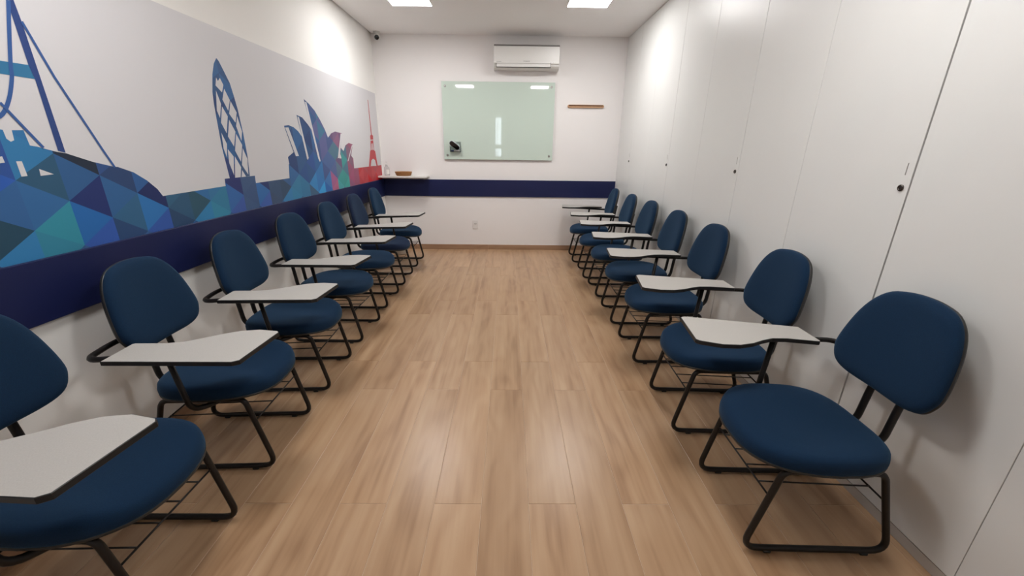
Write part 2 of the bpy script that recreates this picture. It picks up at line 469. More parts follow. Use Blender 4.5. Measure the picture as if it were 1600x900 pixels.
# skirting tiles on the back and left walls
def skirting(name, label, horizontal, cuts):
    core = structure(name, box(name, *(((cuts[0], D - 0.006, 0.0), (cuts[-1], D, 0.070)) if horizontal else ((XL, cuts[0], 0.0), (XL + 0.006, cuts[-1], 0.070))), M['grout']), label, 'baseboard')
    for a, b in zip(cuts, cuts[1:]):
        a, b = a + 0.001, b - 0.001
        l = (b - a)
        me = box('skirting_tile', (-0.036, -l / 2, -0.005), (0.036, l / 2, 0.005), M['skirting'], 0.0015, 1)
        if horizontal:
            link('skirting_tile', me, core, ((a + b) / 2, D - 0.011, 0.036), (math.pi / 2, math.pi / 2, 0))
        else:
            link('skirting_tile', me, core, (XL + 0.011, (a + b) / 2, 0.036), (0, math.pi / 2, 0))
skirting('baseboard_back', 'brown wood look skirting along the back wall', True, [XL + 0.02, -1.36, -0.30, 0.91, XR])
skirting('baseboard_left', 'brown wood look skirting along the mural wall', False, [YR, -0.6, 0.6, 1.8, 3.0, 4.2, 5.4, D - 0.02])

# navy wall rail
structure('trim_1', box('trim_1', (XL + 0.016, D - 0.016, 0.776), (XR - 0.003, D, 1.010), M['navy'], 0.0015, 1),
          'navy blue board rail along the back wall', 'wall rail')
structure('trim_2', box('trim_2', (XL, YR, 0.776), (XL + 0.016, D, 1.010), M['navy'], 0.0015, 1),
          'navy blue board rail under the city mural', 'wall rail')

# ------------------------------------------------------------------ built in cabinets on the right
UNITS = [(-0.278, 0.340, 0.952, 'tall white built in cabinet at the right edge, nearest the camera'),
         (0.952, 1.552, 2.161, 'tall white built in cabinet behind the nearest chair, with the largest lock'),
         (2.161, 2.758, 3.381, 'tall white built in cabinet behind the third chair of the right row'),
         (3.381, 4.003, 4.635, 'tall white built in cabinet behind the fifth chair of the right row'),
         (4.635, 5.285, D - 0.004, 'tall white built in cabinet closest to the back wall, by the corner')]
PLZ = 0.046
for a, s, b, lab in UNITS:
    t = thing('built_in_cabinet', lab, 'cabinet', (XR, (a + b) / 2, 0), 0, 'white cabinets along the right wall')
    cy = (a + b) / 2
    link('cabinet_body', box('cabinet_body', (0.020, a - cy + 0.0005, PLZ), (0.455, b - cy - 0.0005, H - 0.002), M['gap']), t)
    link('plinth', box('plinth', (0.001, a - cy + 0.0004, 0.001), (0.30, b - cy - 0.0004, PLZ - 0.001), M['plinth']), t)
    w = 0.0022 if s > 2 else 0.0034
    for y0, y1, far in ((a + 0.0011, s - w, False), (s + w, b - 0.0011, True)):
        d = link('door', box('door', (0.0, y0 - cy, PLZ + 0.003), (0.019, y1 - cy, H - 0.004), M['door'], 0.001, 1), t)
        if far:
            ly = s - cy + 0.032
            lock = rings_mesh('lock', [[(x, ly + r * math.cos(q * math.pi / 8), 1.300 + r * math.sin(q * math.pi / 8)) for q in range(16)]
                                       for x, r in ((0.0, 0.0125), (-0.004, 0.0125), (-0.006, 0.0105), (-0.006, 0.0075), (-0.0045, 0.006))], M['dark_steel'], False)
            link('lock', lock, d)
            link('key_slot', box('key_slot', (-0.0052, ly - 0.0012, 1.294), (-0.0044, ly + 0.0012, 1.306), M['edge']), d)
            link('hook_mark', box('hook_mark', (-0.0012, ly - 0.0015, 1.348), (0.0002, ly + 0.0015, 1.392), M['steel']), d)

# ------------------------------------------------------------------ tablet arm chairs
SE_N = 44
def seat_ring(scale, z, drop=True):
    out = []
    for k in range(SE_N):
        a = 2 * math.pi * k / SE_N
        c, s = math.cos(a), math.sin(a)
        n = 2.0 / (2.7 if c > 0 else 3.4)
        u = 0.238 * math.copysign(abs(c) ** n, c)
        v = 0.246 * math.copysign(abs(s) ** n, s)
        v *= 1.0 - 0.06 * max(0.0, -u / 0.238) ** 1.5
        u += 0.014 * (1 - (v / 0.246) ** 2) * (1 if u > 0 else -0.6)
        u, v = u * scale - 0.043, v * scale
        zz = z
        if drop:
            zz -= 0.020 * max(0.0, (u - 0.05) / 0.15) ** 2
            zz += 0.010 * (abs(v) / 0.246) ** 2 * (1 if z > 0.44 else 0)
        out.append((u, v, zz))
    return out

_half = [(0.095, 0.000), (0.152, 0.008), (0.188, 0.027), (0.209, 0.062), (0.216, 0.098), (0.208, 0.165), (0.189, 0.243), (0.158, 0.306), (0.115, 0.345), (0.058, 0.361)]
_bo = [(0.0, 0.0)] + _half + [(0.0, 0.365)] + [(-a, b) for a, b in reversed(_half)]
BACK_OUT = [(p.x, p.y) for p in catmull([Vector((a, b, 0)) for a, b in _bo], 3)]
B_Z0, B_U0, B_TILT = 0.593, -0.297, math.tan(math.radians(11.5))
def back_ring(scale, w):
    """w: offset along the forward direction from the mid plane"""
    out = []
    for v, z in BACK_OUT:
        v2, z2 = v * scale, 0.170 + (z - 0.170) * scale
        u = B_U0 - z2 * B_TILT + w + 0.35 * v2 * v2
        out.append((u, v2, B_Z0 + z2 + w * B_TILT))
    return out

# writing tablet outline: u forward, v to the sitter's right
TAB = [(-0.238, 0.378), (0.262, 0.430), (0.286, 0.418), (0.312, 0.186), (0.300, 0.172), (0.215, 0.148), (0.140, 0.152), (0.075, 0.176), (0.020, 0.208), (-0.035, 0.233), (-0.100, 0.240), (-0.232, 0.228), (-0.240, 0.236)]
TAB_Z = 0.683
TAB_C = (0.03, 0.29)

def inset_poly(pts, d):
    cx = sum(p[0] for p in pts) / len(pts); cy = sum(p[1] for p in pts) / len(pts)
    out = []
    n = len(pts)
    area = sum(pts[i][0] * pts[(i + 1) % n][1] - pts[(i + 1) % n][0] * pts[i][1] for i in range(n))
    sgn = 1 if area > 0 else -1
    for i in range(n):
        p0, p1, p2 = Vector(pts[i - 1]), Vector(pts[i]), Vector(pts[(i + 1) % n])
        e1, e2 = (p1 - p0).normalized(), (p2 - p1).normalized()
        n1, n2 = Vector((-e1.y, e1.x)) * sgn, Vector((-e2.y, e2.x)) * sgn
        b = (n1 + n2).normalized()
        out.append(tuple(p1 + b * (d / max(0.5, b.dot(n1)))))
    return out

def tablet_meshes():
    P = [(u - TAB_C[0], -(v - TAB_C[1])) for u, v in TAB]      # local y is to the sitter's left
    inner = inset_poly(P, 0.0028)
    n = len(P)
    V = [(x, y, 0.0) for x, y in inner]
    tris = tessellate_polygon([[Vector((x, y, 0)) for x, y in inner]])
    top = mesh('tablet', V, [tuple(t) for t in tris], M['laminate'])
    if top.polygons[0].normal.z < 0:
        top.flip_normals()
    lowin = inset_poly(P, 0.004)
    rings = [[(x, y, 0.0) for x, y in inner], [(x, y, -0.0015) for x, y in inset_poly(P, 0.0004)], [(x, y, -0.016) for x, y in P], [(x, y, -0.019) for x, y in lowin]]
    VV = [p for r in rings for p in r]
    FF = []
    for i in range(3):
        for k in range(n):
            l = (k + 1) % n
            FF.append((i * n + k, i * n + l, (i + 1) * n + l, (i + 1) * n + k))
    tb = tessellate_polygon([[Vector((x, y, 0)) for x, y in lowin]])
    FF += [tuple(3 * n + i for i in t) for t in tb]
    return top, mesh('edge_band', VV, FF, M['edge'])

def build_chair():
    root = thing('tablet_arm_chair', 'x', 'chair', (0, 0, 0), 0, 'blue tablet arm chairs')
    R = 0.0115
    # sled frames: front leg, floor rail, rear leg and seat rail in one bent tube
    for s in (1, -1):
        y = 0.195 * s
        pts = fillet([(0.112, y, 0.378), (0.190, y, 0.0165), (-0.350, y, 0.0165), (-0.236, y, 0.378)], (0.032, 0.066, 0.066, 0.032), True, 6)
        f = link('sled_leg', tube('sled_leg', pts, R, M['metal'], 8, True), root)
        for u in (0.095, -0.265):
            link('glide', box('glide', (u - 0.014, y - 0.012, 0.0), (u + 0.014, y + 0.012, 0.012), M['shell'], 0.003, 1), f)
    for u in (0.055, -0.165):
        link('crossbar', tube('crossbar', [(u, -0.19, 0.376), (u, 0.19, 0.376)], 0.010, M['metal']), root)
    # seat
    prof = [(0.90, 0.402), (0.985, 0.404), (1.0, 0.414), (1.0, 0.428), (0.985, 0.442), (0.95, 0.452), (0.88, 0.4575), (0.72, 0.459), (0.45, 0.457), (0.18, 0.455)]
    seat = link('seat', rings_mesh('seat', [seat_ring(s, z) for s, z in prof], M['fabric']), root)
    link('seat_shell', rings_mesh('seat_shell', [seat_ring(s, z) for s, z in [(0.80, 0.3895), (0.95, 0.391), (0.993, 0.397), (0.998, 0.4055), (0.97, 0.408)]], M['shell']), seat)
    # backrest
    prof = [(0.90, -0.006), (0.985, -0.005), (1.0, 0.004), (0.995, 0.014), (0.965, 0.023), (0.90, 0.029), (0.75, 0.032), (0.45, 0.031), (0.15, 0.030)]
    back = link('backrest', rings_mesh('backrest', [back_ring(s, w) for s, w in prof], M['fabric']), root)
    link('back_shell', rings_mesh('back_shell', [back_ring(s, w) for s, w in [(0.55, -0.030), (0.85, -0.026), (0.965, -0.018), (1.004, -0.007), (1.004, 0.001), (0.97, 0.003)]], M['shell']), back)
    for s in (1, -1):
        y = 0.062 * s
        pts = fillet([(-0.03, y, 0.374), (-0.24, y, 0.378), (-0.326, y, 0.400), (-0.342, y, 0.560), (-0.376, y, 0.745)], 0.055, False, 6)
        link('back_support', tube('back_support', pts, 0.0125, M['metal'], 8), root)
    # writing tablet on its arm
    top, edge = tablet_meshes()
    tab = link('tablet', top, root, (TAB_C[0], -TAB_C[1], TAB_Z), (0, -0.040, 0))
    link('edge_band', edge, tab)
    pts = fillet([(0.18, -0.300, 0.6635), (-0.22, -0.300, 0.6475), (-0.362, -0.312, 0.641), (-0.384, -0.165, 0.642), (-0.362, -0.050, 0.645)], 0.055, False, 6)
    link('arm_tube', tube('arm_tube', pts, R, M['metal'], 8), root)
    pts = fillet([(-0.078, -0.288, 0.655), (-0.050, -0.278, 0.378), (0.015, -0.190, 0.374), (0.030, -0.12, 0.374)], 0.05, False, 6)
    link('arm_post', tube('arm_post', pts, R, M['metal'], 8), root)
    # wire book rack
    rack = link('book_rack', tube('book_rack', [(0.137, -0.190, 0.262), (0.137, 0.190, 0.262)], 0.0036, M['metal'], 6), root)
    link('rack_wire', tube('rack_wire', [(-0.276, -0.190, 0.250), (-0.276, 0.190, 0.250)], 0.0036, M['metal'], 6), rack)
    for y in (-0.130, -0.045, 0.040, 0.125):
        link('rack_wire', tube('rack_wire', [(0.137, y, 0.265), (-0.276, y, 0.253)], 0.003, M['metal'], 6), rack)
    return root

def copy_tree(o, parent=None):
    c = o.copy()
    COL.objects.link(c)
    c.parent = parent
    for ch in list(o.children):
        copy_tree(ch, c)
    return c

#         x       y      turn   tablet pitch
LEFT = [(-1.262, 1.030, 0.0, 0.0601), (-1.272, 1.692, 2.5, 0.040), (-1.280, 2.322, 2.5, 0.040), (-1.288, 2.980, -1.5, 0.040),
        (-1.302, 3.670, 0.0, 0.040), (-1.310, 4.352, 1.0, 0.040), (-1.326, 5.068, 1.0, 0.040)]
RIGHT = [(1.082, 1.290, -1.5, 0.040), (1.070, 1.955, -2.0, 0.020), (1.068, 2.692, 0.0, 0.010), (1.072, 3.355, -1.0, 0.008),
         (1.074, 4.025, 0.0, 0.012), (1.057, 4.650, -1.0, 0.008), (1.040, 5.350, -2.0, 0.0)]
LNOTE = ['blue tablet arm chair nearest the camera in the mural row, cut by the left edge',
         'blue tablet arm chair second from the camera in the row under the mural',
         'blue tablet arm chair third from the camera in the row under the mural',
         'blue tablet arm chair in the middle of the row of seven under the mural',
         'blue tablet arm chair third from the back wall in the row under the mural',
         'darker navy tablet arm chair next to last in the row under the mural',
         'blue tablet arm chair closest to the back wall in the row under the mural']
RNOTE = ['blue tablet arm chair nearest the camera in the row along the white cabinets',
         'blue tablet arm chair second from the camera in the row along the cabinets',
         'blue tablet arm chair third from the camera in the row along the cabinets',
         'blue tablet arm chair in the middle of the row of seven along the cabinets',
         'blue tablet arm chair third from the back wall in the row along the cabinets',
         'blue tablet arm chair next to last in the row along the cabinets',
         'blue tablet arm chair closest to the back wall in the row along the cabinets']
proto = build_chair()
first = True
chairs = []
for rows, notes, base, grp in ((LEFT, LNOTE, 0.0, 'tablet arm chairs under the mural'), (RIGHT, RNOTE, 180.0, 'tablet arm chairs along the cabinets')):
    for (x, y, turn, pitch), note in zip(rows, notes):
        c = proto if first else copy_tree(proto)
        first = False
        chairs.append((c, x, y, math.radians(base + turn), pitch, note, grp))
for c, x, y, rz, pitch, note, grp in chairs:
    c.location = (x, y, 0)
    c.rotation_euler = (0, 0, rz)
    c['label'] = note
    c['group'] = grp
    for ch in c.children:
        if ch.name.startswith('tablet'):
            ch.rotation_euler = (0, -pitch, 0)
            ch.location.z = TAB_Z + (0.040 - pitch) * 0.13
for ch in chairs[0][0].children:      # the nearest chair under the mural has its tablet set higher and further forward
    if ch.name.startswith(('tablet', 'arm_tube')):
        ch.location = ch.location + Vector((0.030, 0.040, 0.042))
    elif ch.name.startswith('arm_post'):
        ch.scale = (1, 1, 1.085)
        ch.location.z = -0.032
navy_chair = chairs[5][0]
for ch in navy_chair.children:
    if ch.name.startswith(('seat', 'backrest')):
        ch.data = ch.data.copy()
        ch.data.materials[0] = M['fabric_navy']

# ------------------------------------------------------------------ wall mural on the left wall
LY0, LDY, LZ0, LDZ = 1.503, 0.1563, 1.115, 0.183
PAINT = {(-1, 'A', 0): (40, 85, 165), (-1, 'A', -1): (30, 65, 85), (-1, 'B', -1): (45, 115, 165), (-1, 'B', 0): (45, 90, 140), (-1, 'B', 1): (40, 75, 140),
         (0, 'B', -1): (45, 130, 150), (0, 'A', -1): (45, 120, 145), (0, 'A', 0): (45, 95, 145), (0, 'B', 0): (40, 80, 108), (0, 'A', 1): (45, 112, 160), (0, 'B', 1): (45, 105, 155),
         (1, 'A', -1): (30, 95, 160), (1, 'B', -1): (45, 82, 158), (1, 'B', 0): (28, 44, 98), (1, 'A', 0): (42, 85, 132), (1, 'B', 1): (28, 40, 58), (1, 'A', 1): (30, 45, 75),
         (2, 'A', 0): (42, 88, 136), (2, 'B', -1): (44, 90, 125), (2, 'A', -1): (34, 64, 105), (2, 'B', 0): (38, 62, 102), (2, 'A', 1): (45, 75, 125),
         (3, 'A', -1): (40, 105, 165), (3, 'B', -1): (45, 80, 152), (3, 'B', 0): (26, 40, 88), (3, 'A', 0): (42, 85, 138),
         (4, 'A', 0): (45, 88, 118), (4, 'B', -1): (42, 80, 110), (4, 'A', -1): (36, 64, 96),
         (5, 'A', -1): (42, 78, 96), (5, 'B', 0): (45, 100, 152), (5, 'B', -1): (45, 118, 165),
         (6, 'B', -1): (48, 115, 148), (6, 'A', -1): (50, 125, 155), (6, 'A', 0): (50, 108, 150), (6, 'B', 0): (50, 108, 150),
         (7, 'A', -1): (48, 95, 155), (7, 'B', -1): (58, 85, 152), (7, 'B', 0): (40, 50, 102), (7, 'A', 0): (44, 62, 112),
         (8, 'A', -1): (60, 85, 122), (8, 'A', 0): (60, 85, 122), (8, 'B', -1): (58, 82, 120), (8, 'B', 0): (60, 85, 122),
         (9, 'A', -1): (48, 100, 158), (9, 'B', -1): (60, 90, 158), (9, 'B', 0): (40, 52, 98),
         (10, 'A', 0): (58, 80, 110), (10, 'B', -1): (56, 78, 108), (10, 'A', -1): (58, 76, 104), (11, 'A', -1): (52, 74, 100), (11, 'B', -1): (55, 120, 168), (11, 'B', 0): (55, 90, 135),
         (12, 'B', -1): (55, 118, 155), (12, 'A', -1): (55, 122, 160), (12, 'A', 0): (52, 96, 145),
         (13, 'B', -1): (55, 112, 150), (13, 'A', -1): (52, 112, 150), (13, 'B', 0): (45, 78, 130), (13, 'A', 0): (48, 84, 128),
         (14, 'A', -1): (62, 92, 120), (14, 'B', -1): (55, 125, 180), (14, 'B', 0): (48, 80, 140), (15, 'A', -1): (52, 110, 170), (15, 'B', -1): (55, 145, 200),
         (15, 'B', 0): (50, 110, 165), (16, 'A', -1): (45, 95, 160), (16, 'B', -1): (60, 110, 165), (17, 'A', -1): (150, 90, 130), (17, 'B', -1): (165, 95, 125), (17, 'B', 0): (80, 95, 140),
         (18, 'A', -1): (70, 150, 155), (18, 'B', -1): (60, 140, 138), (18, 'A', 0): (85, 110, 130), (19, 'A', -1): (62, 138, 135), (19, 'B', -1): (65, 150, 145), (19, 'A', 0): (60, 140, 140),
         (20, 'A', -1): (135, 85, 115), (20, 'B', -1): (150, 80, 110)}

def triangle_colour(k, kind, n, yc, zc):
    if (k, kind, n) in PAINT:
        return PAINT[(k, kind, n)]
    rnd = random.Random((k * 131 + n * 17 + (5 if kind == 'A' else 0)) * 7919)
    v = rnd.random()
    if yc < 3.95:
        pal = [(46, 82, 128), (42, 72, 118), (48, 92, 142), (44, 78, 122), (40, 64, 110)]
    elif yc < 4.25:
        pal = [(70, 95, 142), (66, 84, 130), (88, 92, 138), (60, 110, 140)]
    elif yc < 4.62:
        pal = [(112, 88, 120), (128, 88, 118), (98, 78, 112), (75, 110, 130)]
    elif yc < 4.9:
        pal = [(140, 80, 105), (160, 72, 95), (120, 90, 110)]
    else:
        pal = [(172, 62, 70), (180, 72, 78), (176, 54, 58), (166, 74, 82)]
    if yc > 5.0 and zc < 1.12 and v > 0.55:
        return (186, 40, 46)
    return pal[int(v * len(pal)) % len(pal)]

def clip_convex(subject, clip):
    area = (clip[1][0] - clip[0][0]) * (clip[2][1] - clip[0][1]) - (clip[2][0] - clip[0][0]) * (clip[1][1] - clip[0][1])
    if area < 0:
        clip = clip[::-1]
    out = subject
    for i in range(3):
        a, b = clip[i], clip[(i + 1) % 3]
        inp, out = out, []
        if not inp:
            return []
        def side(p):
            return (b[0] - a[0]) * (p[1] - a[1]) - (b[1] - a[1]) * (p[0] - a[0])
        for j in range(len(inp)):
            p, q = inp[j - 1], inp[j]
            sp, sq = side(p), side(q)
            if sp >= 0 and sq >= 0:
                out.append(q)
            elif sp >= 0 > sq or sp < 0 <= sq:
                t = sp / (sp - sq)
                x = (p[0] + (q[0] - p[0]) * t, p[1] + (q[1] - p[1]) * t)
                out.append(x)
                if sq >= 0:
                    out.append(q)
    return out

def lattice(y0, y1, z0, z1):
    for k in range(math.floor((y0 - LY0) / LDY), math.floor((y1 - LY0) / LDY) + 1):
        ya, yb = LY0 + k * LDY, LY0 + (k + 1) * LDY
        oa, ob = 0.5 * (k % 2), 0.5 * ((k + 1) % 2)
        for n in range(-3, 7):
            za = LZ0 + LDZ * (n + oa)
            yield k, 'A', n, [(ya, za), (ya, za + LDZ), (yb, za + LDZ / 2)]
            zb = LZ0 + LDZ * (n + ob)
            yield k, 'B', n, [(yb, zb), (yb, zb + LDZ), (ya, zb + LDZ / 2)]

PRINT_GAIN = 1.16
def triangle_print(name, polys, layer, parent, flat=None):
    """polygons on the wall plane (y, z), cut into the lattice of printed triangles"""
    V, F, C = [], [], []
    x = XL + 0.0016 + 0.0004 * layer
    for poly in polys:
        tris = [[poly[i] for i in t] for t in tessellate_polygon([[Vector((p[0], p[1], 0)) for p in poly]])]
        ys = [p[0] for p in poly]; zs = [p[1] for p in poly]
        cells = list(lattice(min(ys), max(ys), min(zs), max(zs)))
        for t in tris:
            ty0, ty1 = min(p[0] for p in t), max(p[0] for p in t)
            tz0, tz1 = min(p[1] for p in t), max(p[1] for p in t)
            for k, kind, n, cell in cells:
                if max(p[0] for p in cell) < ty0 or min(p[0] for p in cell) > ty1 or max(p[1] for p in cell) < tz0 or min(p[1] for p in cell) > tz1:
                    continue
                c = clip_convex(t, cell)
                if len(c) < 3:
                    continue
                a = abs(sum(c[i - 1][0] * c[i][1] - c[i][0] * c[i - 1][1] for i in range(len(c)))) / 2
                if a < 1e-7:
                    continue
                b = len(V)
                V += [(x, p[0], p[1]) for p in c]
                F.append(tuple(range(b, b + len(c))))
                col = flat or triangle_colour(k, kind, n, sum(p[0] for p in cell) / 3, sum(p[1] for p in cell) / 3)
                C.append(lin(col))
    me = bpy.data.meshes.new(name)
    me.from_pydata(V, [], F)
    me.materials.append(M['print'])
    ca = me.color_attributes.new('print', 'FLOAT_COLOR', 'CORNER')
    for p, col in zip(me.polygons, C):
        for li in p.loop_indices:
            ca.data[li].color = (*(min(1.0, v * PRINT_GAIN) for v in col), 1)
    bm = bmesh.new(); bm.from_mesh(me)
    for f in bm.faces:
        f.normal_update()
        if f.normal.x < 0:
            f.normal_flip()
    bm.to_mesh(me); bm.free()
    return link(name, me, parent)

def blank_print(name, polys, layer, parent):
    V, F = [], []
    x = XL + 0.0016 + 0.0004 * layer
    for poly in polys:
        b = len(V)
        V += [(x, p[0], p[1]) for p in poly]
        F += [tuple(b + i for i in t) for t in tessellate_polygon([[Vector((p[0], p[1], 0)) for p in poly]])]
    me = mesh(name, V, F, M['mural_bg'])
    bm = bmesh.new(); bm.from_mesh(me)
    for f in bm.faces:
        f.normal_update()
        if f.normal.x < 0:
            f.normal_flip()
    bm.to_mesh(me); bm.free()
    return link(name, me, parent)

def stroke(pts, w):
    """a band of width w along a polyline, mitred into quads that share their corners"""
    P = [Vector(p) for p in pts]
    L, Rr = [], []
    for i, p in enumerate(P):
        t = (P[min(i + 1, len(P) - 1)] - P[max(i - 1, 0)]).normalized()
        n = Vector((-t.y, t.x)) * (w / 2)
        L.append(tuple(p + n)); Rr.append(tuple(p - n))
    return [[Rr[i], Rr[i + 1], L[i + 1], L[i]] for i in range(len(P) - 1)]

def smooth_line(pts, n=4):
    P = [Vector(p) for p in pts]
    out = []
    for i in range(len(P) - 1):
        p0, p1, p2, p3 = P[max(0, i - 1)], P[i], P[i + 1], P[min(len(P) - 1, i + 2)]
        for k in range(n):
            t = k / n
            out.append(tuple(0.5 * ((2 * p1) + (p2 - p0) * t + (2 * p0 - 5 * p1 + 4 * p2 - p3) * t ** 2 + (3 * p1 - p0 - 3 * p2 + p3) * t ** 3)))
    out.append(tuple(P[-1]))
    return out

MY0, MY1, MZ0, MZ1 = -0.30, 5.848, 1.0105, 2.102
mural = thing('wall_mural', 'long pale mural with blue to red city skyline silhouettes above the navy rail', 'mural', (0, 0, 0))
link('backdrop', box('backdrop', (XL, MY0, MZ0), (XL + 0.0016, MY1, MZ1), M['mural_bg']), mural)
MC = 1.40            # the bridge is symmetric about this line
flip = lambda pts: [(2 * MC - p[0], p[1]) for p in pts][::-1]
top = MURAL['base_top']
base = [(top[0][0], MZ0)] + top + [(top[-1][0], MZ0)]
st = MURAL['strip_top']
skyline = triangle_print('triangle_skyline', [base, flip(base), [(2 * MC - top[0][0], MZ0), (2 * MC - top[0][0], top[0][1]), (top[0][0], top[0][1]), (top[0][0], MZ0)],
                                              [(st[0][0] - 0.012, MZ0)] + [(st[0][0] - 0.012, st[0][1])] + st[1:] + [(st[-1][0], MZ0)],
                                              [(MY0, MZ0), (MY0, 1.18), (2 * MC - top[-1][0], 1.18), (2 * MC - top[-1][0], MZ0)]], 1, mural)
for w in MURAL['win'][:2] + [flip(w) for w in MURAL['win'][:2]] + [MURAL['win'][2]]:
    blank_print('window_gap', [w], 2, skyline)
bridge = triangle_print('bridge_leg', [MURAL['leg']], 3, mural, (38, 62, 118))
triangle_print('bridge_leg', [flip(MURAL['leg'])], 3, mural, (38, 62, 118))
bb = MURAL['beam']
triangle_print('bridge_beam', [bb, flip(bb), [(2 * MC - bb[0][0], bb[0][1]), (bb[0][0], bb[0][1]), (bb[-1][0], bb[-1][1]), (2 * MC - bb[-1][0], bb[-1][1])]], 2, bridge, (44, 108, 148))
for layer, (key, w) in enumerate((('cable_in', 0.013), ('cable_out', 0.010), ('rail', 0.010))):
    ln = smooth_line(MURAL[key]) if key == 'cable_in' else MURAL[key]
    for l in (ln, [(2 * MC - p[0], p[1]) for p in ln]):
        triangle_print('bridge_cable', stroke(l, w), 4 + layer, bridge, (48, 84, 142))
tower = triangle_print('egg_tower_silhouette', [[(p[0], p[1]) for p in MURAL['gherkin']]], 1, mural)
for w in MURAL['gherkin_holes']:
    blank_print('window_gap', [w], 2, tower)
triangle_print('tower_plinth', [MURAL['gherkin_base']], 3, tower)
opera = triangle_print('shell_roof_silhouette', [MURAL['opera']], 2, mural)
for w in MURAL['opera_white']:
    blank_print('rib_gap', [w], 3, opera)
lat = triangle_print('lattice_tower_silhouette', [MURAL['eiffel']], 2, mural, (178, 66, 72))
for w in MURAL['eiffel_holes']:
    blank_print('arch_gap', [w], 3, lat)

# ------------------------------------------------------------------ glass writing board
BX0, BX1, BZ0, BZ1 = -0.900, 0.600, 1.284, 2.262
board = thing('glass_writing_board', 'pale green glass writing board on the back wall under the air conditioner', 'whiteboard', ((BX0 + BX1) / 2, D, BZ0))
bw, bh = BX1 - BX0, BZ1 - BZ0
link('glass_panel', box('glass_panel', (-bw / 2, -0.030, 0), (bw / 2, -0.020, bh), M['glassboard'], 0.0012, 1), board)
for sx in (-1, 1):
    for z in (0.055, bh - 0.055):
        cx = sx * (bw / 2 - 0.045)
        me = rings_mesh('standoff_bolt', [[(cx + r * math.cos(q * math.pi / 8), y, z + r * math.sin(q * math.pi / 8)) for q in range(16)]
                                          for y, r in ((-0.0006, 0.010), (-0.0305, 0.010), (-0.0305, 0.015), (-0.036, 0.015), (-0.038, 0.012))], M['steel'], False)
        link('standoff_bolt', me, board)

# eraser and marker in a clear pocket, bottom left of the board
hx, hz, hy = -0.738, 1.385, D - 0.0305
holder = thing('acrylic_pocket', 'clear acrylic pocket stuck on the lower left of the glass board', 'holder', (hx, hy, hz))
link('pocket', boxes('pocket', [((-0.075, -0.004, 0.0), (0.075, -0.0005, 0.130)), ((-0.075, -0.055, 0.0), (0.075, -0.052, 0.075)),
                                ((-0.075, -0.052, 0.0), (-0.072, -0.004, 0.075)), ((0.072, -0.052, 0.0), (0.075, -0.004, 0.075)), ((-0.072, -0.052, 0.0), (0.072, -0.004, 0.003))], M['acrylic']), holder)
er = thing('board_eraser', 'tilted dark felt board eraser lying in the acrylic pocket', 'eraser', (hx - 0.012, hy - 0.028, hz + 0.082), 0)
er.rotation_euler = (0, math.radians(37), 0)
def stadium(l, w, y, s=1.0, n=10):
    out = []
    for e in (1, -1):
        for k in range(n + 1):
            a = -math.pi / 2 + math.pi * k / n
            out.append((e * (l / 2 - w / 2 + w / 2 * math.cos(a) * s), y, e * w / 2 * math.sin(a) * s))
    return out
link('felt_pad', rings_mesh('felt_pad', [stadium(0.150, 0.058, 0.0), stadium(0.150, 0.058, -0.020), stadium(0.144, 0.050, -0.024)], M['felt'], False), er)
link('grip', rings_mesh('grip', [stadium(0.156, 0.064, 0.020), stadium(0.158, 0.066, 0.016), stadium(0.158, 0.066, 0.001), stadium(0.152, 0.060, 0.0)], M['eraser_body'], False), er)
mk = thing('whiteboard_marker', 'blue capped marker at the bottom of the acrylic pocket', 'marker', (hx - 0.062, hy - 0.040, hz + 0.0125), 0)
mk.rotation_euler = (0, math.radians(90), 0)
link('cap', lathe('cap', [(0.007, 0.0), (0.009, 0.003), (0.009, 0.042)], M['marker_blue'], 12), mk)
link('barrel', lathe('barrel', [(0.0085, 0.042), (0.0085, 0.118), (0.006, 0.121)], M['white_plastic'], 12), mk)

# ------------------------------------------------------------------ air conditioner
AX0, AX1, AZ0, AZ1 = -0.206, 0.628, 2.392, 2.694
ac = thing('air_conditioner', 'white wall mounted split air conditioner above the glass board', 'air conditioner', ((AX0 + AX1) / 2, D, AZ0))
ac.scale = (1, 1, 0.925)
aw, ah = (AX1 - AX0) / 2, AZ1 - AZ0
def ac_section(x, s=0.0):
    P = [(-0.0, 0.0), (-0.105, 0.0), (-0.160, 0.012), (-0.184, 0.034), (-0.192, 0.070), (-0.196, 0.160), (-0.194, 0.262), (-0.184, 0.284), (-0.150, ah), (-0.0, ah)]
    return [(x, y + s * (0.0 if y == 0 else 1), z) for y, z in P]
V = ac_section(-aw + 0.012, 0.006) + ac_section(aw - 0.012, 0.006)
rings = [ac_section(-aw, 0.014), ac_section(-aw + 0.010, 0.003), ac_section(aw - 0.010, 0.003), ac_section(aw, 0.014)]
me = rings_mesh('housing', rings, M['ac_body'], False)
link('housing', me, ac)
link('air_inlet_grille', boxes('air_inlet_grille', [((-aw + 0.004, -0.197, 0.272), (aw - 0.004, -0.030, 0.2735))] +
                               [((-aw + 0.006, -0.196 + 0.001, 0.274), (aw - 0.006, -0.150, 0.287))] +
                               [((-aw + 0.015, -0.145 + 0.018 * i, ah - 0.001), (aw - 0.015, -0.137 + 0.018 * i, ah + 0.001)) for i in range(7)], M['grey_plastic']), ac)
fp = link('front_panel', box('front_panel', (-aw + 0.006, -0.2025, 0.062), (aw - 0.004, -0.1925, 0.268), M['ac_body'], 0.003, 2), ac)
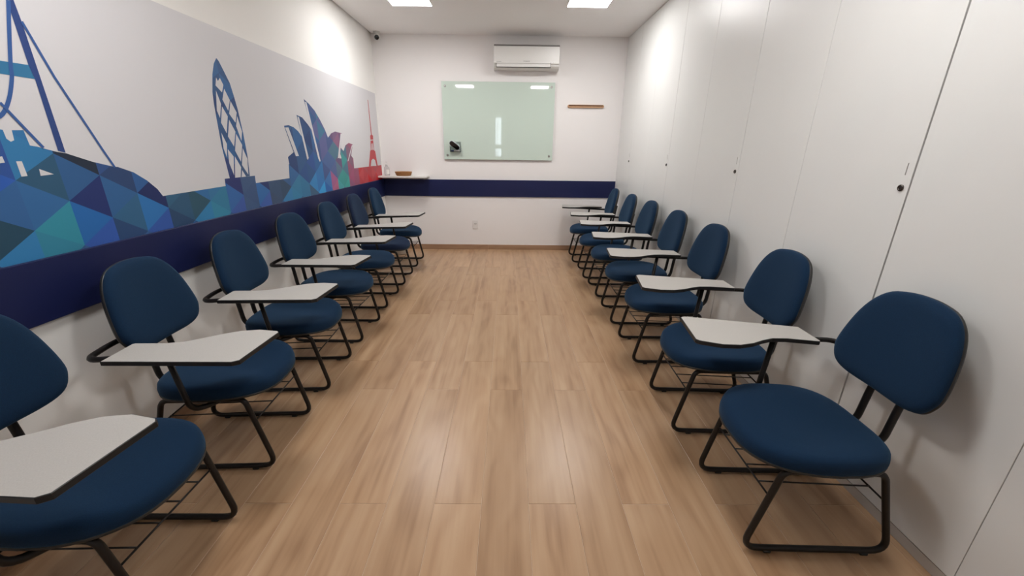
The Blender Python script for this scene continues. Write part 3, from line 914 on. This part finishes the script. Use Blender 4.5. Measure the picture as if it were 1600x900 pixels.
def text_mesh(body, size, material):
    cu = bpy.data.curves.new('logo', 'FONT')
    cu.body = body
    cu.size = size
    cu.align_x = 'CENTER'
    cu.extrude = 0.0004
    tmp = bpy.data.objects.new('logo', cu)
    COL.objects.link(tmp)
    bpy.context.view_layer.update()
    me = bpy.data.meshes.new_from_object(tmp.evaluated_get(bpy.context.evaluated_depsgraph_get()))
    bpy.data.objects.remove(tmp)
    me.materials.clear()
    me.materials.append(material)
    return me
link('logo_lettering', text_mesh('SAMSUNG', 0.0175, M['dark_line']), fp, (0.0, -0.2029, 0.084), (math.pi / 2, 0, 0))
fl = link('louvre_flap', box('louvre_flap', (-aw + 0.038, -0.1995, 0.020), (aw - 0.115, -0.176, 0.060), M['ac_body'], 0.003, 2), ac)
link('flap_gap', boxes('flap_gap', [((-aw + 0.034, -0.1985, 0.0155), (aw - 0.111, -0.170, 0.0195)), ((-aw + 0.034, -0.1990, 0.0155), (-aw + 0.0375, -0.176, 0.068)),
                                    ((aw - 0.1145, -0.2030, 0.0155), (aw - 0.111, -0.176, 0.078)), ((-aw + 0.036, -0.2030, 0.078), (-aw + 0.098, -0.2020, 0.0805))], M['dark_line']), fl)
link('display_mark', boxes('display_mark', [((aw - 0.085 + 0.011 * i, -0.2031, 0.072), (aw - 0.078 + 0.011 * i, -0.2024, 0.0765)) for i in range(6)], M['steel']), fp)

# ------------------------------------------------------------------ ceiling light panels
def light_panel(x, y, label):
    t = thing('ceiling_light', label, 'ceiling light', (x, y, H), 0, 'square ceiling light panels')
    s = 0.200
    link('frame', boxes('frame', [((-s - 0.008, -s - 0.008, -0.006), (-s, s + 0.008, -0.0002)), ((s, -s - 0.008, -0.006), (s + 0.008, s + 0.008, -0.0002)),
                                  ((-s, -s - 0.008, -0.006), (s, -s, -0.0002)), ((-s, s, -0.006), (s, s + 0.008, -0.0002))], M['white_plastic']), t)
    link('diffuser', box('diffuser', (-s + 0.0004, -s + 0.0004, -0.005), (s - 0.0004, s - 0.0004, -0.001), M['diffuser']), t)
light_panel(-1.000, 4.600, 'bright square ceiling panel at the top of the picture, nearer the mural wall')
light_panel(0.778, 4.560, 'bright square ceiling panel at the top of the picture, nearer the cabinets')
light_panel(-1.040, 1.410, 'square ceiling panel above the camera, mirrored in the left of the glass board')
light_panel(0.700, 1.400, 'square ceiling panel above the camera, mirrored in the right of the glass board')

# ------------------------------------------------------------------ security camera in the ceiling corner
sc = thing('security_camera', 'small white security camera with black lens in the ceiling corner', 'camera', (-1.675, 5.795, H))
link('mount', lathe('mount', [(0.040, -0.0003), (0.040, -0.010), (0.030, -0.016), (0.012, -0.020), (0.012, -0.036)], M['white_plastic'], 18), sc)
aim = Vector((1.0, -5.2, -1.25)).normalized()
q = aim.to_track_quat('Z', 'Y')
hd = link('head', lathe('head', [(0.018, -0.050), (0.034, -0.040), (0.041, -0.018), (0.042, 0.012), (0.039, 0.026), (0.034, 0.029)], M['white_plastic'], 20), sc, (0, 0, -0.062))
hd.rotation_euler = q.to_euler()
link('lens', lathe('lens', [(0.028, 0.026), (0.028, 0.030), (0.022, 0.034), (0.010, 0.036)], M['black_plastic'], 18), hd)

# ------------------------------------------------------------------ wooden rail right of the board
wr = thing('wooden_rail', 'slim brown wooden rail with rounded ends to the right of the glass board', 'rail', (1.026, D, 1.982))
def cap_bar(l, h, y0, y1, e=0.0):
    return [stadium(l, h, y0, 1.0), stadium(l, h, y1 + 0.004, 1.0), stadium(l - 0.006, h - 0.006, y1, 1.0)]
link('rail_bar', rings_mesh('rail_bar', cap_bar(0.490, 0.038, -0.0005, -0.026), M['wood_rail'], False), wr)
link('rail_groove', rings_mesh('rail_groove', [[(p[0], p[1], p[2] + 0.007) for p in r] for r in cap_bar(0.462, 0.019, -0.018, -0.0285)], M['wood_groove'], False), wr)

# ------------------------------------------------------------------ corner shelf with bottle and basket
sh = link('wall_shelf', box('wall_shelf', (-0.325, -0.245, 0.0), (0.325, 0.0, 0.022), M['shelf'], 0.002, 1), None, (XL + 0.327, D - 0.0005, 1.040))
tag(sh, 'small white wall shelf in the back left corner above the navy rail', 'shelf')
bt = thing('pump_bottle', 'clear hand sanitiser pump bottle on the corner shelf', 'bottle', (-1.690, D - 0.115, 1.062))
link('bottle_body', lathe('bottle_body', [(0.030, 0.0005), (0.036, 0.004), (0.036, 0.090), (0.033, 0.108), (0.020, 0.122), (0.0135, 0.128), (0.0135, 0.138)], M['bottle'], 20), bt)
link('pump_collar', lathe('pump_collar', [(0.0155, 0.134), (0.0155, 0.152), (0.006, 0.154), (0.005, 0.176)], M['white_plastic'], 16), bt)
link('pump_head', boxes('pump_head', [((-0.009, -0.009, 0.174), (0.009, 0.009, 0.186)), ((-0.005, -0.040, 0.176), (0.005, -0.009, 0.184))], M['white_plastic']), bt)
link('paper_label', rings_mesh('paper_label', [[(0.0366 * math.cos(a), 0.0366 * math.sin(a), z) for a in [math.radians(-88 + 12 * i) for i in range(7)]] +
                                               [(0.0362 * math.cos(a), 0.0362 * math.sin(a), z) for a in [math.radians(-88 + 12 * (6 - i)) for i in range(7)]] for z in (0.022, 0.082)], M['shelf'], False), bt)
bk = thing('wicker_basket', 'shallow brown wicker basket on the corner shelf', 'basket', (-1.462, D - 0.120, 1.062))
def oval(rx, ry, z, n=28):
    return [(rx * math.cos(2 * math.pi * k / n), ry * math.sin(2 * math.pi * k / n), z) for k in range(n)]
link('basket_bowl', rings_mesh('basket_bowl', [oval(0.094, 0.066, 0.0005), oval(0.098, 0.070, 0.008), oval(0.106, 0.077, 0.026), oval(0.112, 0.083, 0.046), oval(0.107, 0.078, 0.046),
                                               oval(0.100, 0.071, 0.026), oval(0.090, 0.062, 0.008)], M['wicker']), bk)
for i, (z, rx, ry) in enumerate([(0.012, 0.100, 0.072), (0.021, 0.1045, 0.0755), (0.030, 0.108, 0.079), (0.039, 0.1105, 0.0815)]):
    link('woven_strand', tube('woven_strand', [(p[0] * (1 + 0.012 * (-1) ** (k + i)), p[1] * (1 + 0.012 * (-1) ** (k + i)), z) for k, p in enumerate(oval(rx, ry, z))], 0.004, M['wicker'], 6, True), bk)
link('basket_rim', tube('basket_rim', oval(0.113, 0.084, 0.050), 0.006, M['wicker'], 8, True), bk)

# ------------------------------------------------------------------ wall socket and bin
so = thing('wall_socket', 'small white power socket low on the back wall', 'socket', (-0.487, D, 0.372))
link('cover_plate', box('cover_plate', (-0.040, -0.009, -0.062), (0.040, -0.0003, 0.062), M['socket'], 0.003, 2), so)
link('socket_insert', box('socket_insert', (-0.022, -0.012, -0.022), (0.022, -0.0085, 0.022), M['socket'], 0.002, 1), so)
link('socket_holes', boxes('socket_holes', [((x - 0.003, -0.0125, z - 0.003), (x + 0.003, -0.0118, z + 0.003)) for x, z in ((-0.010, 0.004), (0.0, 0.0), (0.010, 0.004))] +
                           [((-0.019, -0.0126, 0.0125), (0.019, -0.0119, 0.0175))], M['grey_plastic']), so)
bn = thing('waste_bin', 'small white waste bin on the floor behind the last chairs under the mural', 'bin', (-1.535, 5.600, 0))
link('bin_body', lathe('bin_body', [(0.088, 0.0005), (0.094, 0.004), (0.115, 0.240), (0.110, 0.240), (0.090, 0.012)], M['bin'], 28), bn)
link('bin_rim', tube('bin_rim', [(0.1145 * math.cos(2 * math.pi * k / 28), 0.1145 * math.sin(2 * math.pi * k / 28), 0.240) for k in range(28)], 0.005, M['bin'], 6, True), bn)
